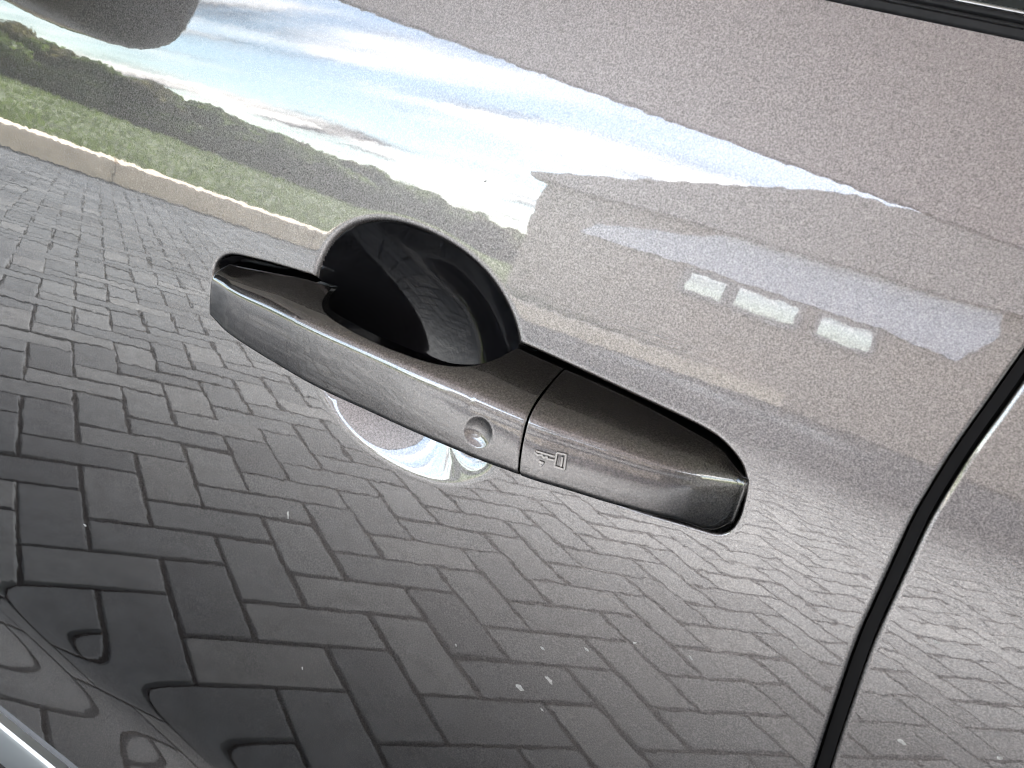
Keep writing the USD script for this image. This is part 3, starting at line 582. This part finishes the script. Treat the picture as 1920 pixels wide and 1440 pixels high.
tag(pi_.GetPrim(), 'leafy belt of green and brownish shrubs behind the lawn', 'shrubs', kind='stuff')

# ---------------------------------------------------------------- canopy over the parking place and the open shed to the right (both seen only as reflections)
canopy = xform('canopy')
tag(canopy, 'flat canopy roof above the parked car with an added cloth strip that brightens its paint', 'canopy')
e0, e1 = np.array([-4.70, -4.94]), np.array([-0.73, -6.43]); ed = (e1 - e0)/np.linalg.norm(e1 - e0); en = np.array([ed[1], -ed[0]])*-1
if en[1] < 0: en = -en
ca, cb = e0 - ed*4.0, e1 + ed*6.0
poly = [ca + en*3.7, cb + en*3.7, cb + en*8.0, ca + en*8.0]
hull('shade_roof_slab', [(p[0], p[1], z) for p in poly for z in (2.72, 2.90)], M['soffit'], canopy)  # solid inner part, shaped to keep the top of the handle dark
cq = [ca + en*0.0, cb + en*0.0, cb + en*3.697, ca + en*3.697]
put('added_awning', [(float(p[0]), float(p[1]), 2.74) for p in cq], [[0, 1, 2, 3]], M['glow_awning'], canopy)  # added translucent strip; its glow brightens the door paint
hull('fascia', [(p[0], p[1], z) for p in (ca, cb, cb - en*0.05, ca - en*0.05) for z in (2.725, 2.755)], M['fascia'], canopy)
for q in (0.15, 0.85):
    pp = ca + (cb - ca)*q + en*7.4; v, f = box(pp[0] - .1, pp[0] + .1, pp[1] - .1, pp[1] + .1, -0.01, 2.719, 0.01); put('post', v, f, M['frame'], canopy)

shed = xform('open_shed')
tag(shed, 'open brown shed with pale lilac cladding and three window openings', 'building')
YW = -13.0
def wp(az, el):                           # a point of the shed's front by bearing and height seen from the door
    a, e = math.radians(az), math.radians(el); d = -YW/math.cos(a); return d*math.sin(a) - 0.0, H + 0.08 + d*math.tan(e)
xw = lambda az: -YW*math.tan(math.radians(az))
wins = [(-13.6, -10.8, 3.9, 5.0), (-10.2, -5.9, 3.9, 5.2), (-4.5, -1.0, 4.3, 6.0)]
z_w0, z_w1 = 1.60, 2.02
wx = [(xw(a), xw(b)) for a, b, _, _ in wins]
XL, XRr = xw(-25.0), xw(66.0)  # right end lengthened, unseen, to keep bright sky out of the recess
from shapely.geometry import Polygon, box as sbox
wall = Polygon([(XL, 0), (XRr, 0), (XRr, 4.2), (xw(-6), 4.3), (xw(-24.5), 2.85), (XL, 2.7)])
for (a, b) in wx: wall = wall.difference(sbox(a, z_w0, b, z_w1 + 0.0))
def extrude_xz(poly, y0, y1):
    mm_ = trimesh.creation.extrude_polygon(poly, y1 - y0, engine='earcut'); v = np.array(mm_.vertices); return np.stack([v[:, 0], y1 - v[:, 2], v[:, 1]], 1), np.array(mm_.faces)
v, f = extrude_xz(wall, YW - 0.15, YW); put('wall', v, f, M['wall'], shed)
clad = Polygon([(xw(-21.5), 2.02), (xw(-14), 2.12), (xw(-1), 2.12), (xw(4), 2.02), (xw(5.6), 2.7), (xw(5), 3.8), (xw(0), 4.0), (xw(-7), 3.72), (xw(-13.5), 2.75), (xw(-20.3), 2.35)])
v, f = extrude_xz(clad, YW + 0.003, YW + 0.05); put('cladding', v, f, M['cladding'], shed)
for k_ in range(5):
    v, f = box(6.5 + 4.3*k_, 10.6 + 4.3*k_, YW + 0.003, YW + 0.07, 0.02, 3.6); put('added_panel', v, f, M['darkening_panel'], shed)  # dark panels added to darken the reflection in the key cover
for (a, b) in wx:
    fr = sbox(a - .06, z_w0 - .06, b + .06, z_w1 + .06).difference(sbox(a + .02, z_w0 + .02, b - .02, z_w1 - .02))
    v, f = extrude_xz(fr, YW + 0.003, YW + 0.06); w_ = put('window', v, f, M['frame'], shed)
    v, f = box(a, b, YW - 0.08, YW - 0.07, z_w0, z_w1); put('pane', v, f, M['pane'], w_)
hull('roof', [(XL - .2, YW + .25, 2.86), (xw(-6), YW + .25, 4.32), (XRr, YW + .25, 4.22), (XL - .2, YW - 1.2, 2.86), (xw(-6), YW - 1.2, 4.32), (XRr, YW - 1.2, 4.22), (XL - .2, YW + .25, 2.94), (xw(-6), YW + .25, 4.42), (XRr, YW + .25, 4.32), (XL - .2, YW - 1.2, 2.94), (xw(-6), YW - 1.2, 4.42), (XRr, YW - 1.2, 4.32)], M['fascia'], shed)
